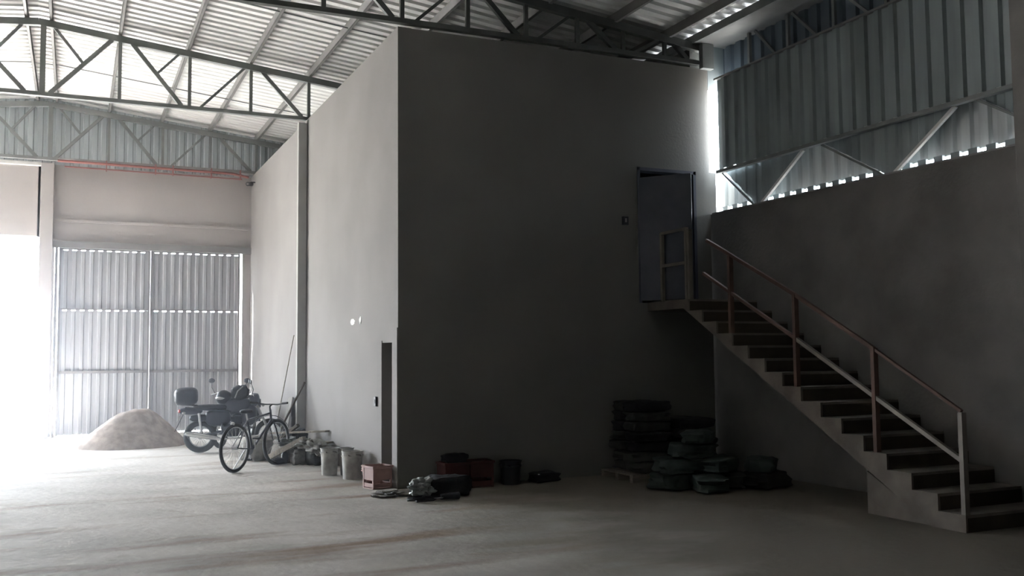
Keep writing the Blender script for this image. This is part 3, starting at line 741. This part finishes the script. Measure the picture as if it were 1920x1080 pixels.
def bucket(label, x, y, r0, r1, h, m, fill=None, group='pails along the side wall'):
    b = thing('bucket', label, 'bucket', (x, y, 0), group)
    t = .008
    prof = [(r0, 0.002), (r1, h), (r1+.010, h), (r1+.010, h+.012), (r1-t, h+.012), (r1-t, h-.01), (r0-t, .02)]
    obj('shell', MB().lathe(prof, (x, y, 0), 'z', 28), m, b)
    obj('band', MB().lathe([(r1+.001, h-.07), (r1+.009, h-.068), (r1+.009, h-.055), (r1+.001, h-.053)], (x, y, 0), 'z', 28), m, b)
    if fill: obj('contents', MB().blob((x, y, h-.05), (r1-.012, r1-.012, .05), .3, 3), fill, b)
    hd = [(x+(r1+.012)*math.cos(a), y+.2*(r1)*math.sin(a)-.03, h-.03-(.13)*math.sin(a)) for a in [PI*i/12 for i in range(13)]]
    obj('handle', MB().tube(hd, .003, 5), 'alu', b)
    return b
bucket('dirty white pail, leftmost of the pails along the side wall', 3.60, 14.72, .115, .135, .40, 'whiteplastic', 'mortar')
bucket('dirty white pail standing just left of the red crate, filled with mortar', 3.79, 14.10, .135, .155, .40, 'whiteplastic', 'mortar')
bucket('narrow pale pail half hidden between the two larger white pails', 3.84, 14.62, .09, .11, .40, 'greyplastic')
bucket('small faded red pail by the narrow doorway threshold', 3.86, 13.35, .10, .13, .26, 'redplastic', 'mortar')
def crate(label, x, y, w, d, h, rz, m, group=None):
    b = thing('crate', label, 'crate', (x, y, 0), group); b.rotation_euler = (0, 0, 0)
    t = .012
    mb = MB()
    mb.box(-w/2, w/2, -d/2, d/2, 0, t)
    for sx in (-1, 1):
        for sy in (-1, 1): mb.box(sx*w/2-(.03 if sx > 0 else 0), sx*w/2+(.03 if sx < 0 else 0), sy*d/2-(.03 if sy > 0 else 0), sy*d/2+(.03 if sy < 0 else 0), 0, h)
    for z0, z1 in ((.02, h*.25), (h*.38, h*.95-.02)):
        mb.box(-w/2+.005, w/2-.005, -d/2+.004, -d/2+.004+t, z0, z1).box(-w/2+.005, w/2-.005, d/2-.004-t, d/2-.004, z0, z1)
        mb.box(-w/2+.004, -w/2+.004+t, -d/2+.005, d/2-.005, z0, z1).box(w/2-.004-t, w/2-.004, -d/2+.005, d/2-.005, z0, z1)
    mb.rot('Z', rz).move((x, y, 0)); obj('body', mb, m, b, bevel=.003)
    rm = MB().box(-w/2-.012, w/2+.012, -d/2-.012, -d/2, h-.03, h).box(-w/2-.012, w/2+.012, d/2, d/2+.012, h-.03, h).box(-w/2-.012, -w/2, -d/2, d/2, h-.03, h).box(w/2, w/2+.012, -d/2, d/2, h-.03, h)
    rm.rot('Z', rz).move((x, y, 0)); obj('rim', rm, m, b)
    return b
crate('faded red plastic crate at the near corner of the pale side wall', 3.84, 12.96, .30, .28, .31, .25, 'redplastic')
crate('dark red plastic crate against the dark wall, left of the pair', 4.75, 12.42, .36, .30, .36, .05, 'darkred', 'red crates at the dark wall')
crate('dark red plastic crate against the dark wall, right of the pair', 5.14, 12.46, .34, .30, .36, -.04, 'darkred', 'red crates at the dark wall')
b = bucket('black pail right of the red crates at the dark wall', 5.62, 12.44, .13, .15, .32, 'black', 'darksack', None)
sack('black bag sagging in front of the left red crate', (4.42, 11.78, .13), (.28, .2, .13), .1, 'darksack', 11, cat='bag', name='plastic_bag')
sack('dark bundle resting on the left red crate', (4.78, 12.42, .41), (.17, .12, .06), .1, 'darksack', 15, cat='bundle', name='bundle')
sack('small dark lump on the floor right of the black pail', (6.15, 12.45, .07), (.22, .12, .07), .1, 'darksack', 12, cat='bag', name='cloth_bundle')
tag(obj('plastic_bag', MB().blob((4.08, 11.75, .12), (.17, .14, .13), .28, 3.4, 40, 28, seed=21, flat=.0), 'plastic_film'), 'crumpled translucent plastic bag on the floor by the block corner', 'bag')
tag(obj('plastic_bag', MB().blob((3.80, 12.12, .03), (.22, .15, .035), .6, 3, 30, 16, seed=22, flat=.0), 'greyplastic'), 'flat dark torn bag on the floor touching the block corner', 'bag')
# coil of cable
cb = MB(); pts = []
for i in range(60):
    a = i*.42; pts.append((3.98+.16*math.cos(a)+.05*math.sin(i*1.7), 11.45+.10*math.sin(a)+.03*math.cos(i*.9), .012+.0009*i))
cb.tube(pts, .008, 6)
tag(obj('cable', cb, 'black'), 'loose coil of dark cable on the floor in front of the plastic bag', 'cable')
hs = thing('angle_grinder_tool', 'small dark hand tool on the floor beside the coil of cable', 'tool', (4.25, 11.4, 0))
obj('body', MB().tube([(4.2, 11.42, .05), (4.45, 11.44, .05)], [.035, .045]), 'black', hs)
obj('disc', MB().lathe([(.06, 0), (.06, .006)], (4.17, 11.42, .04), 'z', 18), 'alu', hs)

# ------------------------------------------------------------------ cement sacks under the stairs
g1 = 'dark cement sacks stacked at the block wall'
sz = (.36, .21, .075)
def stack(cx, cy, nx, ny, nz, label, group, mats, z0=.12, jit=.05, rz=0):
    for k in range(nz):
        for i in range(nx):
            for j in range(ny):
                x = cx+(i-(nx-1)/2)*.62+random.uniform(-jit, jit); y = cy+(j-(ny-1)/2)*.40+random.uniform(-jit, jit)
                mb = MB().blob((0,0,0), (.31, .20, .074), .11, 2.2, 28, 14, p=.36, seed=k*9+i*3+j+cx).rot('Z', rz+random.uniform(-.16, .16)).move((x, y, z0+.075+k*.142))
                lab = label % (ORD[k], 'bottom', '' if ny == 1 else (' in the nearer column' if j == 0 else ' in the farther column'))
                tag(obj('cement_sack', mb, random.choice(mats)), lab, 'sack', group)
def pallet(label, cx, cy, w, d):
    p = thing('pallet', label, 'pallet', (cx, cy, 0))
    for i in range(3): obj('runner', MB().box(cx-w/2, cx+w/2, cy+(i-1)*(d/2-.05)-.04, cy+(i-1)*(d/2-.05)+.04, 0, .09), 'wood', p)
    for i in range(7):
        x = cx-w/2+.05+i*(w-.1)/6; obj('deck_board', MB().box(x-.05, x+.05, cy-d/2, cy+d/2, .09, .11), 'wood', p)
pallet('wooden pallet under the tall dark stack of sacks', 7.62, 12.15, .9, .9)
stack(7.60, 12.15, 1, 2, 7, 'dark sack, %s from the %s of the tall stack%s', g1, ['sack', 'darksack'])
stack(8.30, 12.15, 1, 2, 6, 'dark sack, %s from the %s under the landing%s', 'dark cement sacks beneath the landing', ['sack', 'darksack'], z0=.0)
g2 = 'greenish sacks heaped before the stairs'
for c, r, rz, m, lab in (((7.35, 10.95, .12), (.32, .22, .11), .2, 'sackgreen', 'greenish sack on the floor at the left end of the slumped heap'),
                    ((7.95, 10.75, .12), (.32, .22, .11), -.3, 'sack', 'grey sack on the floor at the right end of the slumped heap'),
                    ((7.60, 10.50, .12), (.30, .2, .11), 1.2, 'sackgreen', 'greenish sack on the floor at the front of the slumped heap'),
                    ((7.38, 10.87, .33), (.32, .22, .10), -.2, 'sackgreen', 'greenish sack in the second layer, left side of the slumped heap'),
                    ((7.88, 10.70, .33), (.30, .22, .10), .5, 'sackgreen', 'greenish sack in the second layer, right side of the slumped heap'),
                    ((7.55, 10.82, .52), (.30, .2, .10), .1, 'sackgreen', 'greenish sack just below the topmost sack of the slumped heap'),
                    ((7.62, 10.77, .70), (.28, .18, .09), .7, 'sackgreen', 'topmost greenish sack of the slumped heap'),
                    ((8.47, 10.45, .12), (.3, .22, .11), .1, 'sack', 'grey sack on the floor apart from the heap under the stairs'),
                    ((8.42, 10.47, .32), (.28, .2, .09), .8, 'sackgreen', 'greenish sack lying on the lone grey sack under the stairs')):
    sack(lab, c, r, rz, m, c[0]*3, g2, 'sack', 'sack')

# ------------------------------------------------------------------ haze volume added in place of lens flare
hz = bpy.data.materials.new('flare_haze'); hz.use_nodes = True; t = hz.node_tree
t.nodes.remove(t.nodes['Principled BSDF'])
vs_ = t.nodes.new('ShaderNodeVolumeScatter'); vs_.inputs['Color'].default_value = (.86, .90, 1.0, 1)
vs_.inputs['Density'].default_value = .011; vs_.inputs['Anisotropy'].default_value = .55
t.links.new(vs_.outputs[0], t.nodes['Material Output'].inputs['Volume']); M['haze'] = hz
hzo = obj('flare_haze', MB().box(XL+.02, BX-.19, 12.9, YB-.28, .02, 6.4), 'haze')
tag(hzo, 'thin added haze standing in for lens flare before the bright doorway', 'haze', kind='stuff')
